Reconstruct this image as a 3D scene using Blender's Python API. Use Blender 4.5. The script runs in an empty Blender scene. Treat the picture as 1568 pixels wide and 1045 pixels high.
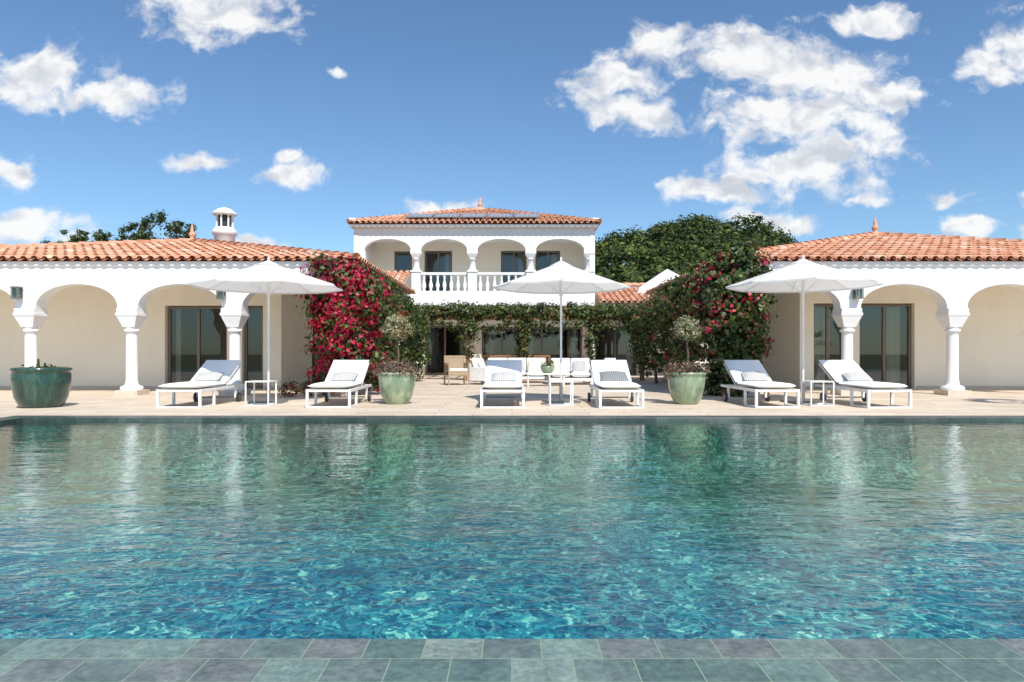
import bpy, math, random
import numpy as np
from mathutils import Vector, Matrix, Quaternion
random.seed(7); np.random.seed(7)
R=math.radians
S=bpy.context.scene
COL=S.collection

# ------------------------------------------------------------ node helpers
def newmat(name):
    m=bpy.data.materials.new(name); m.use_nodes=True
    nt=m.node_tree; nt.nodes.clear()
    return m,nt
def N(nt,typ,ins=None,**props):
    n=nt.nodes.new(typ)
    for k,v in props.items(): setattr(n,k,v)
    if ins:
        for k,v in ins.items():
            s=n.inputs[k]
            if isinstance(v,bpy.types.NodeSocket): nt.links.new(v,s)
            else: s.default_value=v
    return n
def ramp(nt,fac,stops,interp='LINEAR'):
    n=nt.nodes.new('ShaderNodeValToRGB'); n.color_ramp.interpolation=interp
    cr=n.color_ramp
    while len(cr.elements)<len(stops): cr.elements.new(0.5)
    for e,(p,c) in zip(cr.elements,stops):
        e.position=p; e.color=(c[0],c[1],c[2],1)
    nt.links.new(fac,n.inputs[0]); return n.outputs[0]
def out(nt,sh):
    o=nt.nodes.new('ShaderNodeOutputMaterial'); nt.links.new(sh,o.inputs[0])
def objco(nt): return N(nt,'ShaderNodeNewGeometry').outputs['Position']
def noise(nt,vec,scale,detail=4,rough=.55,dist=0):
    return N(nt,'ShaderNodeTexNoise',{'Vector':vec,'Scale':scale,'Detail':detail,'Roughness':rough,'Distortion':dist}).outputs['Fac']
def bump(nt,h,strength,dist): return N(nt,'ShaderNodeBump',{'Height':h,'Strength':strength,'Distance':dist}).outputs['Normal']
def mix(nt,f,a,b,typ='MIX'):
    n=nt.nodes.new('ShaderNodeMix'); n.data_type='RGBA'; n.blend_type=typ
    for idx,v in ((0,f),(6,a),(7,b)):
        if isinstance(v,bpy.types.NodeSocket): nt.links.new(v,n.inputs[idx])
        else: n.inputs[idx].default_value = v if idx==0 else (v[0],v[1],v[2],1)
    return n.outputs[2]
def mth(nt,op,a,b=None,c=None,clamp=False):
    n=nt.nodes.new('ShaderNodeMath'); n.operation=op; n.use_clamp=clamp
    for i,v in enumerate((a,b,c)):
        if v is None: continue
        if isinstance(v,bpy.types.NodeSocket): nt.links.new(v,n.inputs[i])
        else: n.inputs[i].default_value=v
    return n.outputs[0]
def pr(nt,col,rough=.6,metal=0,normal=None,**kw):
    ins={'Base Color':col if isinstance(col,bpy.types.NodeSocket) else (*col,1),'Roughness':rough,'Metallic':metal}
    if normal is not None: ins['Normal']=normal
    ins.update(kw)
    return N(nt,'ShaderNodeBsdfPrincipled',ins).outputs[0]

def simple(name,c1,c2=None,scale=8,rough=.6,metal=0,bs=0,bd=.01,bscale=None,**kw):
    m,nt=newmat(name); p=objco(nt)
    c2=c2 or tuple(x*.85 for x in c1)
    f=noise(nt,p,scale,4)
    c=ramp(nt,f,[(.3,c2),(.7,c1)])
    nm=None
    if bs: nm=bump(nt,noise(nt,p,bscale or scale*4,4),bs,bd)
    out(nt,pr(nt,c,rough,metal,nm,**kw)); return m

def mat_stucco(name,c):
    m,nt=newmat(name); p=objco(nt)
    a=noise(nt,p,.9,5,.6); 
    st=N(nt,'ShaderNodeMapping',{'Vector':p,'Scale':(3,3,.9)}).outputs[0]
    b=noise(nt,st,1.0,4,.65)
    c1=ramp(nt,a,[(.25,tuple(x*.95 for x in c)),(.7,c)])
    c2=ramp(nt,b,[(.25,(.96,.95,.94)),(.5,(1,1,1))])
    col=mix(nt,1.0,c1,c2,'MULTIPLY')
    out(nt,pr(nt,col,.85,0,bump(nt,noise(nt,p,38,4),.2,.005))); return m
m_white=mat_stucco('white_stucco',(.89,.885,.875))
m_cream=mat_stucco('cream_stucco',(.94,.87,.74))
m_ceil=simple('ceiling_plaster',(.92,.90,.86),(.9,.87,.82),rough=.9)
m_trim=simple('stone_trim',(.68,.58,.48),(.58,.48,.39),rough=.7)

def mat_tile(name,stops):
    m,nt=newmat(name); p=objco(nt)
    ri=N(nt,'ShaderNodeNewGeometry').outputs['Random Per Island']
    c=ramp(nt,ri,stops)
    w=noise(nt,p,6,5,.7)
    c=mix(nt,1.0,c,ramp(nt,w,[(.3,(.78,.74,.70)),(.55,(1,1,1)),(.8,(1.13,1.13,1.12))]),'MULTIPLY')
    out(nt,pr(nt,c,.85,0,bump(nt,noise(nt,p,60,3),.3,.004))); return m
m_tile=mat_tile('terracotta_tile',[(0,(.54,.235,.13)),(.3,(.66,.32,.185)),(.6,(.73,.39,.25)),(.85,(.67,.36,.24)),(1,(.78,.55,.41))])
m_pan=mat_tile('terracotta_pan',[(0,(.5,.23,.14)),(1,(.58,.29,.18))])

def mat_deck():
    m,nt=newmat('travertine_deck'); p=objco(nt)
    b=N(nt,'ShaderNodeTexBrick',{'Vector':p,'Color1':(.74,.63,.50,1),'Color2':(.64,.53,.41,1),'Mortar':(.36,.29,.22,1),'Scale':1.0,'Mortar Size':.008,'Mortar Smooth':.3,'Brick Width':1.2,'Row Height':.3})
    w=noise(nt,p,1.2,5,.6); w2=noise(nt,p,14,4)
    c=mix(nt,1.0,b.outputs[0],ramp(nt,w,[(.3,(.88,.85,.82)),(.65,(1.05,1.05,1.05))]),'MULTIPLY')
    c=mix(nt,1.0,c,ramp(nt,w2,[(.3,(.9,.88,.86)),(.6,(1,1,1))]),'MULTIPLY')
    out(nt,pr(nt,c,.75,0,bump(nt,b.outputs[1],-.3,.004))); return m
m_deck=mat_deck()
def mat_slate(name,w,h,k=1.0):
    m,nt=newmat(name); p=objco(nt)
    b=N(nt,'ShaderNodeTexBrick',{'Vector':p,'Color1':(0,0,0,1),'Color2':(1,1,1,1),'Mortar':(.5,.5,.5,1),'Scale':1.0,'Mortar Size':.0025,'Mortar Smooth':.4,'Brick Width':w,'Row Height':h,'Bias':0.0})
    c=ramp(nt,b.outputs[0],[(0,(.085,.14,.12)),(.35,(.12,.185,.16)),(.6,(.16,.175,.165)),(.8,(.13,.22,.185)),(1,(.24,.29,.25))])
    w1=noise(nt,p,5,7,.75,.6); w2=noise(nt,p,40,5,.7)
    c=mix(nt,1.0,c,ramp(nt,w1,[(.3,(.6*k,.64*k,.64*k)),(.5,(k,k,k)),(.72,(1.55*k,1.5*k,1.45*k))]),'MULTIPLY')
    c=mix(nt,1.0,c,ramp(nt,w2,[(.3,(.62,.62,.64)),(.7,(1.35,1.3,1.3))]),'MULTIPLY')
    c=mix(nt,b.outputs[1],c,(.27*k,.36*k,.24*k))
    hh=mth(nt,'SUBTRACT',mth(nt,'MULTIPLY',w2,.4),b.outputs[1])
    out(nt,pr(nt,c,.4,0,bump(nt,hh,.5,.004))); return m
m_slate=mat_slate('green_slate_coping',.196,.158)
m_slate2=mat_slate('green_slate_edge',.6,.35,.42)

def mat_mosaic():
    m,nt=newmat('pool_mosaic_caustics'); p=objco(nt)
    d=N(nt,'ShaderNodeTexNoise',{'Vector':p,'Scale':4.0,'Detail':3})
    dv=N(nt,'ShaderNodeVectorMath',{0:d.outputs['Color'],1:(.5,.5,.5)},operation='SUBTRACT').outputs[0]
    dv=N(nt,'ShaderNodeVectorMath',{0:dv,'Scale':.36},operation='SCALE').outputs[0]
    q=N(nt,'ShaderNodeVectorMath',{0:p,1:dv},operation='ADD').outputs[0]
    q=N(nt,'ShaderNodeMapping',{'Vector':q,'Scale':(1.0,.75,1)}).outputs[0]
    v=N(nt,'ShaderNodeTexVoronoi',{'Vector':q,'Scale':26.0,'Randomness':1.0})
    r=N(nt,'ShaderNodeSeparateColor',{0:v.outputs['Color']}).outputs[0]
    v2=N(nt,'ShaderNodeTexVoronoi',{'Vector':q,'Scale':9.0,'Randomness':1.0})
    r2=N(nt,'ShaderNodeSeparateColor',{0:v2.outputs['Color']}).outputs[1]
    r=mth(nt,'ADD',mth(nt,'MULTIPLY',r,.62),mth(nt,'MULTIPLY',r2,.38))
    blue=ramp(nt,r,[(.05,(.004,.050,.115)),(.32,(.008,.105,.19)),(.54,(.014,.18,.27)),(.72,(.03,.27,.33)),(.84,(.10,.44,.44)),(.95,(.50,.80,.64))])  # palest flecks are caustic sparkle painted into the mosaic colour
    green=ramp(nt,r,[(.05,(.020,.075,.065)),(.35,(.038,.125,.105)),(.6,(.07,.185,.15)),(.8,(.13,.26,.20)),(.95,(.27,.40,.30))])
    Yp=N(nt,'ShaderNodeSeparateXYZ',{0:p}).outputs[1]
    yn=mth(nt,'ADD',Yp,mth(nt,'MULTIPLY',mth(nt,'SUBTRACT',noise(nt,p,.6,3),.5),4.0))
    t=N(nt,'ShaderNodeMapRange',{'Value':yn,'From Min':3.8,'From Max':8.2,'To Min':0,'To Max':1}).outputs[0]  # water absorption put into the floor colour: blue near, green far
    c=mix(nt,t,blue,green)
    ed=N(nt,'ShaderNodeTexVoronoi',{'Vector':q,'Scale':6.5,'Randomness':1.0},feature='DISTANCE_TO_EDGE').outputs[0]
    painted_caustic=N(nt,'ShaderNodeMapRange',{'Value':ed,'From Min':.0,'From Max':.06,'To Min':.38,'To Max':0}).outputs[0]  # pale web of caustic light painted over the tiles, not grout
    painted_caustic=mth(nt,'MULTIPLY',painted_caustic,N(nt,'ShaderNodeMapRange',{'Value':noise(nt,p,2.2,3),'From Min':.42,'From Max':.6,'To Min':.15,'To Max':1.3}).outputs[0])
    c=mix(nt,painted_caustic,c,(.34,.66,.56))
    big=noise(nt,p,.8,4)
    c=mix(nt,1.0,c,ramp(nt,big,[(.3,(.60,.66,.72)),(.65,(1.2,1.17,1.12))]),'MULTIPLY')
    out(nt,N(nt,'ShaderNodeBsdfDiffuse',{'Color':c}).outputs[0]); return m
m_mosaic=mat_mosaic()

def mat_water():
    m,nt=newmat('pool_water'); p=objco(nt)
    q1=N(nt,'ShaderNodeMapping',{'Vector':p,'Scale':(.7,1.5,1)}).outputs[0]
    n1=noise(nt,q1,1.7,2,.5,.4); n2=noise(nt,q1,7.5,2,.55,.6); n3=noise(nt,q1,24,2,.5,.3)
    area=noise(nt,p,.35,2)
    amp=N(nt,'ShaderNodeMapRange',{'Value':area,'From Min':.35,'From Max':.65,'To Min':.6,'To Max':1.7}).outputs[0]
    h=mth(nt,'ADD',mth(nt,'MULTIPLY',n1,1.0),mth(nt,'MULTIPLY',mth(nt,'MULTIPLY',n2,.40),amp))
    h=mth(nt,'ADD',h,mth(nt,'MULTIPLY',mth(nt,'MULTIPLY',n3,.075),amp))
    nm=bump(nt,h,1.0,.0145)
    fr=N(nt,'ShaderNodeFresnel',{'IOR':1.34,'Normal':nm}).outputs[0]
    g=N(nt,'ShaderNodeBsdfGlossy',{'Color':(1,1,1,1),'Roughness':.01,'Normal':nm}).outputs[0]
    t=N(nt,'ShaderNodeBsdfTransparent',{'Color':(.76,.96,.96,1)}).outputs[0]
    out(nt,N(nt,'ShaderNodeMixShader',{0:fr,1:t,2:g}).outputs[0]); return m
m_water=mat_water()

def mat_glass():
    m,nt=newmat('window_glass')
    g=N(nt,'ShaderNodeBsdfGlossy',{'Color':(.9,.95,.95,1),'Roughness':.01}).outputs[0]
    t=N(nt,'ShaderNodeBsdfTransparent',{'Color':(.62,.66,.62,1)}).outputs[0]
    lw=N(nt,'ShaderNodeFresnel',{'IOR':1.5}).outputs[0]
    f=mth(nt,'ADD',mth(nt,'MULTIPLY',lw,1.0),.05,clamp=True)
    out(nt,N(nt,'ShaderNodeMixShader',{0:f,1:t,2:g}).outputs[0]); return m
m_glass=mat_glass()
m_frame=simple('window_frame',(.20,.165,.13),rough=.45)
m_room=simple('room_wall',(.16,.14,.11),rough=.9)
def mat_fabric(name,c,tr=.25,stripes=False):
    m,nt=newmat(name); p=objco(nt)
    f=noise(nt,p,3,3); col=ramp(nt,f,[(.3,tuple(x*.95 for x in c)),(.7,c)])
    if stripes:
        oc=N(nt,'ShaderNodeTexCoord').outputs['Object']
        w=N(nt,'ShaderNodeTexWave',{'Vector':oc,'Scale':9.0,'Distortion':.3},bands_direction='X').outputs['Fac']
        col=mix(nt,mth(nt,'GREATER_THAN',w,.62),col,(.30,.31,.31))
    wv=noise(nt,p,220,2); nm=bump(nt,wv,.12,.002)
    nm2=N(nt,'ShaderNodeBump',{'Height':noise(nt,p,7,3),'Strength':.2,'Distance':.02,'Normal':nm}).outputs[0]
    d=pr(nt,col,.9,0,nm2)
    if tr:
        t=N(nt,'ShaderNodeBsdfTranslucent',{'Color':(*c,1)}).outputs[0]
        d=N(nt,'ShaderNodeMixShader',{0:tr,1:d,2:t}).outputs[0]
    out(nt,d); return m
m_canopy=mat_fabric('umbrella_canvas',(.87,.86,.83),.35)
m_cush=mat_fabric('white_cushion',(.86,.86,.85),0)
m_pill=mat_fabric('grey_pillow',(.60,.59,.56),0,True)
m_pilld=mat_fabric('dark_pillow',(.16,.17,.17),0,True)
m_curt=mat_fabric('curtain_linen',(.85,.79,.68),.2)
m_metal=simple('white_powder_metal',(.84,.83,.81),rough=.35)
m_grey=simple('grey_metal',(.22,.22,.22),rough=.4,metal=.3)
m_black=simple('black_rubber',(.03,.03,.03),rough=.5)
m_wood=simple('teak_wood',(.36,.19,.09),(.24,.12,.05),scale=12,rough=.6)
m_wick=simple('wicker',(.5,.38,.25),(.3,.22,.14),scale=60,rough=.8,bs=.6)
m_soil=simple('soil',(.05,.035,.025),rough=.95,scale=30)
def mat_glaze(name,a,b,c):
    m,nt=newmat(name); p=objco(nt)
    pz=N(nt,'ShaderNodeMapping',{'Vector':p,'Scale':(1,1,.35)}).outputs[0]
    f=noise(nt,pz,7,6,.65,.6)
    col=ramp(nt,f,[(.3,a),(.52,b),(.75,c)])
    out(nt,pr(nt,col,.25,0,bump(nt,noise(nt,p,16,4),.25,.01),**{'Coat Weight':.4,'Coat Roughness':.12})); return m
m_potd=mat_glaze('dark_green_glaze',(.008,.032,.026),(.017,.06,.045),(.07,.13,.085))
m_potl=mat_glaze('celadon_glaze',(.12,.18,.11),(.24,.32,.20),(.50,.49,.34))
m_solar=simple('solar_panel',(.34,.34,.35),(.26,.27,.28),rough=.25)
m_bark=simple('bark',(.16,.11,.075),(.07,.05,.035),scale=14,rough=.9,bs=.6)
m_ground=simple('dry_ground',(.20,.19,.09),(.12,.14,.06),scale=.6,rough=.95)
m_hill=simple('hill_soil',(.05,.075,.025),(.03,.045,.018),scale=.5,rough=1)

def mat_leaf(name,stops,tr=.3,rough=.5,lo=.6,sc=1.6):
    m,nt=newmat(name); p=objco(nt)
    ri=N(nt,'ShaderNodeNewGeometry').outputs['Random Per Island']
    c=ramp(nt,ri,stops)
    w=noise(nt,p,sc,2)
    c=mix(nt,1.0,c,ramp(nt,w,[(.3,(lo,lo+.04,lo)),(.65,(1.2,1.15,1.0))]),'MULTIPLY')
    d=pr(nt,c,rough)
    t=N(nt,'ShaderNodeBsdfTranslucent',{'Color':c}).outputs[0]
    out(nt,N(nt,'ShaderNodeMixShader',{0:tr,1:d,2:t}).outputs[0]); return m
m_leaf=mat_leaf('green_leaf',[(0,(.035,.065,.015)),(.5,(.075,.12,.026)),(.85,(.13,.19,.042)),(1,(.24,.23,.08))])
m_dleaf=mat_leaf('dark_leaf',[(0,(.02,.045,.015)),(.6,(.05,.085,.025)),(1,(.10,.14,.05))])
m_flow=mat_leaf('bougainvillea_bract',[(0,(.28,.004,.03)),(.5,(.54,.012,.06)),(.8,(.66,.025,.09)),(1,(.74,.09,.18))],.35,.5,.5,1.1)
m_dry=mat_leaf('dry_brown_leaf',[(0,(.14,.08,.035)),(.6,(.26,.15,.07)),(1,(.36,.24,.11))])
m_olive=mat_leaf('olive_leaf',[(0,(.20,.22,.12)),(.6,(.36,.37,.22)),(1,(.55,.53,.37))],.2)
m_purple=mat_leaf('mauve_shrub_leaf',[(0,(.10,.07,.05)),(.5,(.24,.14,.12)),(1,(.40,.24,.21))])
m_pine=mat_leaf('pine_needles',[(0,(.040,.070,.014)),(.5,(.082,.125,.023)),(1,(.16,.20,.045))],.2,.85,.55,.12)
m_pined=mat_leaf('pine_needles_dark',[(0,(.014,.030,.008)),(.6,(.034,.058,.015)),(1,(.07,.10,.026))],.2,.85,.55,.12)

# ------------------------------------------------------------ mesh builder
def empty(name,loc=(0,0,0),rz=0,parent=None):
    o=bpy.data.objects.new(name,None); o.empty_display_size=.2
    o.location=loc; o.rotation_euler=(0,0,rz); COL.objects.link(o)
    if parent: o.parent=parent
    return o
class MB:
    def __init__(s,mats):
        s.v=[];s.f=[];s.mi=[];s.sm=[];s.mats=mats;s.M=Matrix.Identity(4)
    def add(s,vs,fs,mi=0,smooth=False):
        b=len(s.v)
        s.v+= [tuple(s.M@Vector(v)) for v in vs]
        s.f+= [tuple(b+i for i in f) for f in fs]
        s.mi+=[mi]*len(fs); s.sm+=[smooth]*len(fs)
    def box(s,x0,x1,y0,y1,z0,z1,mi=0):
        vs=[(x0,y0,z0),(x1,y0,z0),(x1,y1,z0),(x0,y1,z0),(x0,y0,z1),(x1,y0,z1),(x1,y1,z1),(x0,y1,z1)]
        s.add(vs,[(0,3,2,1),(4,5,6,7),(0,1,5,4),(1,2,6,5),(2,3,7,6),(3,0,4,7)],mi)
    def lathe(s,cx,cy,prof,mi=0,seg=20,smooth=True,cap=True):
        vs=[];fs=[]
        for r,z in prof:
            for i in range(seg):
                a=2*math.pi*i/seg; vs.append((cx+r*math.cos(a),cy+r*math.sin(a),z))
        for j in range(len(prof)-1):
            for i in range(seg):
                k=(i+1)%seg; fs.append((j*seg+i,j*seg+k,(j+1)*seg+k,(j+1)*seg+i))
        s.add(vs,fs,mi,smooth)
        if cap:
            n=len(prof)-1
            s.add(vs[:seg],[tuple(reversed(range(seg)))],mi); s.add(vs[n*seg:],[tuple(range(seg))],mi)
    def tube(s,a,b,r,mi=0,seg=8,r2=None):
        a=Vector(a);b=Vector(b);d=(b-a).normalized(); r2=r if r2 is None else r2
        u=d.orthogonal().normalized(); w=d.cross(u)
        vs=[];
        for P,rr in((a,r),(b,r2)):
            for i in range(seg):
                t=2*math.pi*i/seg; vs.append(P+u*rr*math.cos(t)+w*rr*math.sin(t))
        fs=[(i,(i+1)%seg,seg+(i+1)%seg,seg+i) for i in range(seg)]
        s.add(vs,fs,mi,True); s.add(vs,[tuple(reversed(range(seg))),tuple(range(seg,2*seg))],mi)
    def obj(s,name,parent=None,bevel=0,loc=None):
        me=bpy.data.meshes.new(name); me.from_pydata(s.v,[],s.f)
        for m in s.mats: me.materials.append(m)
        me.polygons.foreach_set('material_index',s.mi); me.polygons.foreach_set('use_smooth',s.sm)
        me.update()
        o=bpy.data.objects.new(name,me); COL.objects.link(o)
        if parent: o.parent=parent
        if loc: o.location=loc
        if bevel:
            b=o.modifiers.new('bevel','BEVEL'); b.width=bevel; b.segments=2; b.limit_method='ANGLE'; b.angle_limit=R(50)
        return o
def cushion(name,size,loc,rot,mat,parent,puff=.5):
    x,y,z=[a/2 for a in size]
    mb=MB([mat]); nx,ny=8,8
    vs=[];fs=[]
    def h(i,j):
        a=abs(i/nx*2-1);b=abs(j/ny*2-1)
        e=max(0,1-a**6)*max(0,1-b**6)
        c=(1-a*a)*(1-b*b)
        return z*((1-puff)*e**.5+puff*(c**.5)*e**.3)
    for sgn in(1,-1):
        for j in range(ny+1):
            for i in range(nx+1):
                u=math.sin((i/nx*2-1)*math.pi/2)*.5+(i/nx*2-1)*.5; w=math.sin((j/ny*2-1)*math.pi/2)*.5+(j/ny*2-1)*.5
                hh=h((u+1)/2*nx,(w+1)/2*ny)
                vs.append((u*x,w*y,sgn*hh))
    o=(nx+1)*(ny+1)
    for j in range(ny):
        for i in range(nx):
            a=j*(nx+1)+i
            fs.append((a,a+1,a+nx+2,a+nx+1)); fs.append((o+a,o+a+nx+1,o+a+nx+2,o+a+1))
    mb.add(vs,fs,0,True)
    ob=mb.obj(name,parent); ob.location=loc; ob.rotation_euler=rot
    return ob
def dup(root,loc,rz=None,scale=None):
    def cp(o,par):
        n=o.copy(); COL.objects.link(n)
        if par is not None: n.parent=par
        for c in o.children: cp(c,n)
        return n
    n=cp(root,None); n.location=loc
    if rz is not None: n.rotation_euler=(0,0,rz)
    if scale: n.scale=scale
    return n

# ------------------------------------------------------------ leaves
def leafmesh(name,P,NR,sz,mi,mats,parent=None,asp=.6):
    P=np.asarray(P,float);NR=np.asarray(NR,float); n=len(P)
    NR=NR/np.maximum(1e-6,np.linalg.norm(NR,axis=1,keepdims=True))
    rnd=np.random.normal(size=(n,3)); U=np.cross(NR,rnd); U/=np.maximum(1e-6,np.linalg.norm(U,axis=1,keepdims=True))
    W=np.cross(NR,U); sz=np.asarray(sz).reshape(-1,1)
    V=np.empty((n,4,3))
    V[:,0]=P-U*sz; V[:,1]=P-W*sz*asp+NR*sz*.15; V[:,2]=P+U*sz; V[:,3]=P+W*sz*asp+NR*sz*.15
    me=bpy.data.meshes.new(name)
    me.vertices.add(4*n); me.vertices.foreach_set('co',V.reshape(-1))
    me.loops.add(4*n); me.loops.foreach_set('vertex_index',np.arange(4*n,dtype=np.int32))
    me.polygons.add(n); me.polygons.foreach_set('loop_start',np.arange(0,4*n,4,dtype=np.int32))
    for m in mats: me.materials.append(m)
    me.polygons.foreach_set('material_index',np.asarray(mi,dtype=np.int32))
    me.update(calc_edges=True); me.validate()
    o=bpy.data.objects.new(name,me); COL.objects.link(o)
    if parent: o.parent=parent
    return o
def clumps(blobs,leaves,cr,matfn,inner=.25,shell=(.72,1.08),up=.35,dome=0):
    PP=[];NN=[];MI=[]
    for c,r,k in blobs:
        c=np.array(c);r=np.array(r)
        for _ in range(k):
            d=np.random.normal(size=3); d/=np.linalg.norm(d)
            if random.random()<dome: d[2]=abs(d[2])
            f=np.random.uniform(*shell) if random.random()>inner else np.random.uniform(.3,.75)
            cc=c+d*r*f
            crr=cr*np.random.uniform(.55,1.35); nl=int(leaves*np.random.uniform(.6,1.3))
            q=np.random.normal(size=(nl,3))*crr*np.array([1,1,.75])*.6
            PP.append(cc+q); NN.append(d*.8+q/crr+np.random.normal(size=(nl,3))*.55+np.array([0,0,up]))
            MI.append(matfn(cc,nl))
    return np.concatenate(PP),np.concatenate(NN),np.concatenate(MI)

# ------------------------------------------------------------ roofs
def roof_side(mb,A,B,T1,T2,sp=.23,rl=.36,lift=0.0):
    A,B,T1,T2=map(Vector,(A,B,T1,T2))
    u=(B-A).normalized(); n=u.cross(T1-A).normalized()
    if n.z<0: n=-n
    v=n.cross(u).normalized()
    if (T1-A).dot(v)<0: v=-v
    L=(B-A).length
    pts=[A,B,T2,T1] if (T1-T2).length>.01 else [A,B,T1]
    mb.add([p-n*.02 for p in pts],[tuple(range(len(pts)))],1)
    t1=((T1-A).dot(u),(T1-A).dot(v)); t2=((T2-A).dot(u),(T2-A).dot(v))
    H=t1[1]; cnt=int(L/sp)
    for i in range(cnt):
        uc=(i+.5)*L/cnt
        vm=H
        if uc<t1[0]: vm=min(vm,H*uc/max(t1[0],1e-6))
        if uc>t2[0]: vm=min(vm,H*(L-uc)/max(L-t2[0],1e-6))
        vv=-.06; k=0
        while vv<vm:
            ve=min(vv+rl+.05,vm+.03)
            if ve-vv<.04: break
            r0=.088+random.uniform(-.004,.004);r1=.072; seg=6; vs=[]
            jx=random.uniform(-.008,.008)
            for (vvv,rr,lz) in((vv,r0,.028),(ve,r1,.0)):
                for s in range(seg+1):
                    a=math.pi*s/seg
                    vs.append(A+u*(uc+jx-rr*math.cos(a))+v*vvv+n*(rr*.8*math.sin(a)+lz+lift))
            for s in range(seg+1):
                a=math.pi*s/seg; rr=r0-.018
                vs.append(A+u*(uc+jx-rr*math.cos(a))+v*vv+n*(rr*.8*math.sin(a)+.028+lift))
            fs=[(s,s+1,seg+1+s+1,seg+1+s) for s in range(seg)]+[(2*(seg+1)+s,2*(seg+1)+s+1,s+1,s) for s in range(seg)]
            mb.add(vs,fs,0,True)
            vv+=rl; k+=1
    for i in range(cnt+1):
        uc=i*L/cnt; vs=[];seg=5
        for vvv in(-.045,.2):
            for s in range(seg+1):
                a=math.pi*s/seg; vs.append(A+u*(uc-.075*math.cos(a))+v*vvv+n*(.035-.055*math.sin(a)))
        mb.add(vs,[(s,s+1,seg+2+s,seg+1+s) for s in range(seg)],0,True)
def ridge_caps(mb,A,B,rl=.34,r=.12):
    A=Vector(A);B=Vector(B);d=(B-A);L=d.length;d.normalize()
    side=d.cross(Vector((0,0,1))).normalized(); up=side.cross(d)
    k=int(L/rl)
    for i in range(k+1):
        a=i*L/(k+1);b=a+L/(k+1)+.05; vs=[];seg=7
        for t,rr,l in((a,r,.05),(b,r*.82,.03)):
            for s in range(seg+1):
                g=math.pi*s/seg
                vs.append(A+d*t+side*(-rr*math.cos(g))+up*(rr*math.sin(g)+l-.02))
        mb.add(vs,[(s,s+1,seg+2+s,seg+1+s) for s in range(seg)]+[tuple(range(seg+1))],0,True)
def hip_roof(name,parent,x0,x1,y0,y1,ze,R1,R2,sides='fblr'):
    mb=MB([m_tile,m_pan])
    a=(x0,y0,ze);b=(x1,y0,ze);c=(x1,y1,ze);d=(x0,y1,ze)
    if 'f' in sides: roof_side(mb,a,b,R1,R2)
    if 'r' in sides: roof_side(mb,b,c,R2,R2)
    if 'b' in sides: roof_side(mb,c,d,R2,R1)
    if 'l' in sides: roof_side(mb,d,a,R1,R1)
    ridge_caps(mb,a,R1);ridge_caps(mb,b,R2);ridge_caps(mb,c,R2);ridge_caps(mb,d,R1)
    if (Vector(R1)-Vector(R2)).length>.1: ridge_caps(mb,R1,R2)
    return mb.obj(name,parent)
def finial(name,parent,x,y,z,s=1.0):
    mb=MB([m_tile])
    p=[(.12,-.05),(.12,.03),(.06,.06),(.05,.10),(.085,.15),(.095,.19),(.06,.24),(.035,.27),(.055,.31),(.035,.36),(.012,.48)]
    mb.lathe(0,0,[(r*s,h*s) for r,h in p],0,12); mb.obj(name,parent,loc=(x,y,z))

# ------------------------------------------------------------ walls
def arch_wall(mb,xs,y0,y1,zs,zc,ztop,hw,mi=0,seg=26):
    for a,b in zip(xs[:-1],xs[1:]):
        pts=[(a,zs),(a+hw,zs)]
        m=(a+b)/2; w=(b-a)/2-hw
        for i in range(1,seg):
            t=math.pi*(1-i/seg); cx=math.cos(t); sx=math.sin(t)
            pts.append((m+w*cx,zs+(zc-zs)*(sx**.9)))
        pts+=[(b-hw,zs),(b,zs)]
        for (p,q) in zip(pts[:-1],pts[1:]):
            mb.add([(p[0],y0,p[1]),(q[0],y0,q[1]),(q[0],y0,ztop),(p[0],y0,ztop)],[(0,1,2,3)],mi)
            mb.add([(p[0],y1,p[1]),(q[0],y1,q[1]),(q[0],y1,ztop),(p[0],y1,ztop)],[(3,2,1,0)],mi)
            mb.add([(p[0],y0,p[1]),(q[0],y0,q[1]),(q[0],y1,q[1]),(p[0],y1,p[1])],[(3,2,1,0)],mi)
def column(mb,x,y,zt,zn,z0=0,r=.118,plinth=.26,cap=.222):
    mb.box(x-plinth,x+plinth,y-plinth,y+plinth,z0,z0+.11,1)
    mb.lathe(x,y,[(plinth*.88,z0+.11),(plinth*.92,z0+.14),(plinth*.86,z0+.19),(r*1.25,z0+.22),(r*1.12,z0+.26),(r*1.12,z0+.3),(r*1.02,z0+.34),(r,zn-.2),(r*.96,zn-.12),(r*1.28,zn-.11),(r*1.33,zn-.08),(r*1.28,zn-.05),(r*1.0,zn-.04),(r*1.03,zn)],0,24)
    a=r*1.15;b=cap;vs=[]
    for h,z in((a,zn),(a*1.12,zn+.05),(b*.96,zt-.2),(b,zt-.17),(b,zt-.002)):
        vs+=[(x-h,y-h,z),(x+h,y-h,z),(x+h,y+h,z),(x-h,y+h,z)]
    fs=[(3,2,1,0),(16,17,18,19)]
    for j in range(4):
        for i in range(4): fs.append((4*j+i,4*j+(i+1)%4,4*j+4+(i+1)%4,4*j+4+i))
    mb.add(vs,fs,0)
    mb.box(x-b-.015,x+b+.015,y-b-.015,y+b+.015,zt-.16,zt-.10,0)
def wall(mb,x0,x1,y0,y1,z0,z1,ops,mi=0):
    ops=sorted(ops); x=x0
    for a,b,za,zb in ops:
        if a>x: mb.box(x,a,y0,y1,z0,z1,mi)
        if za>z0: mb.box(a,b,y0,y1,z0,za,mi)
        if zb<z1: mb.box(a,b,y0,y1,zb,z1,mi)
        x=b
    if x<x1: mb.box(x,x1,y0,y1,z0,z1,mi)
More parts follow.
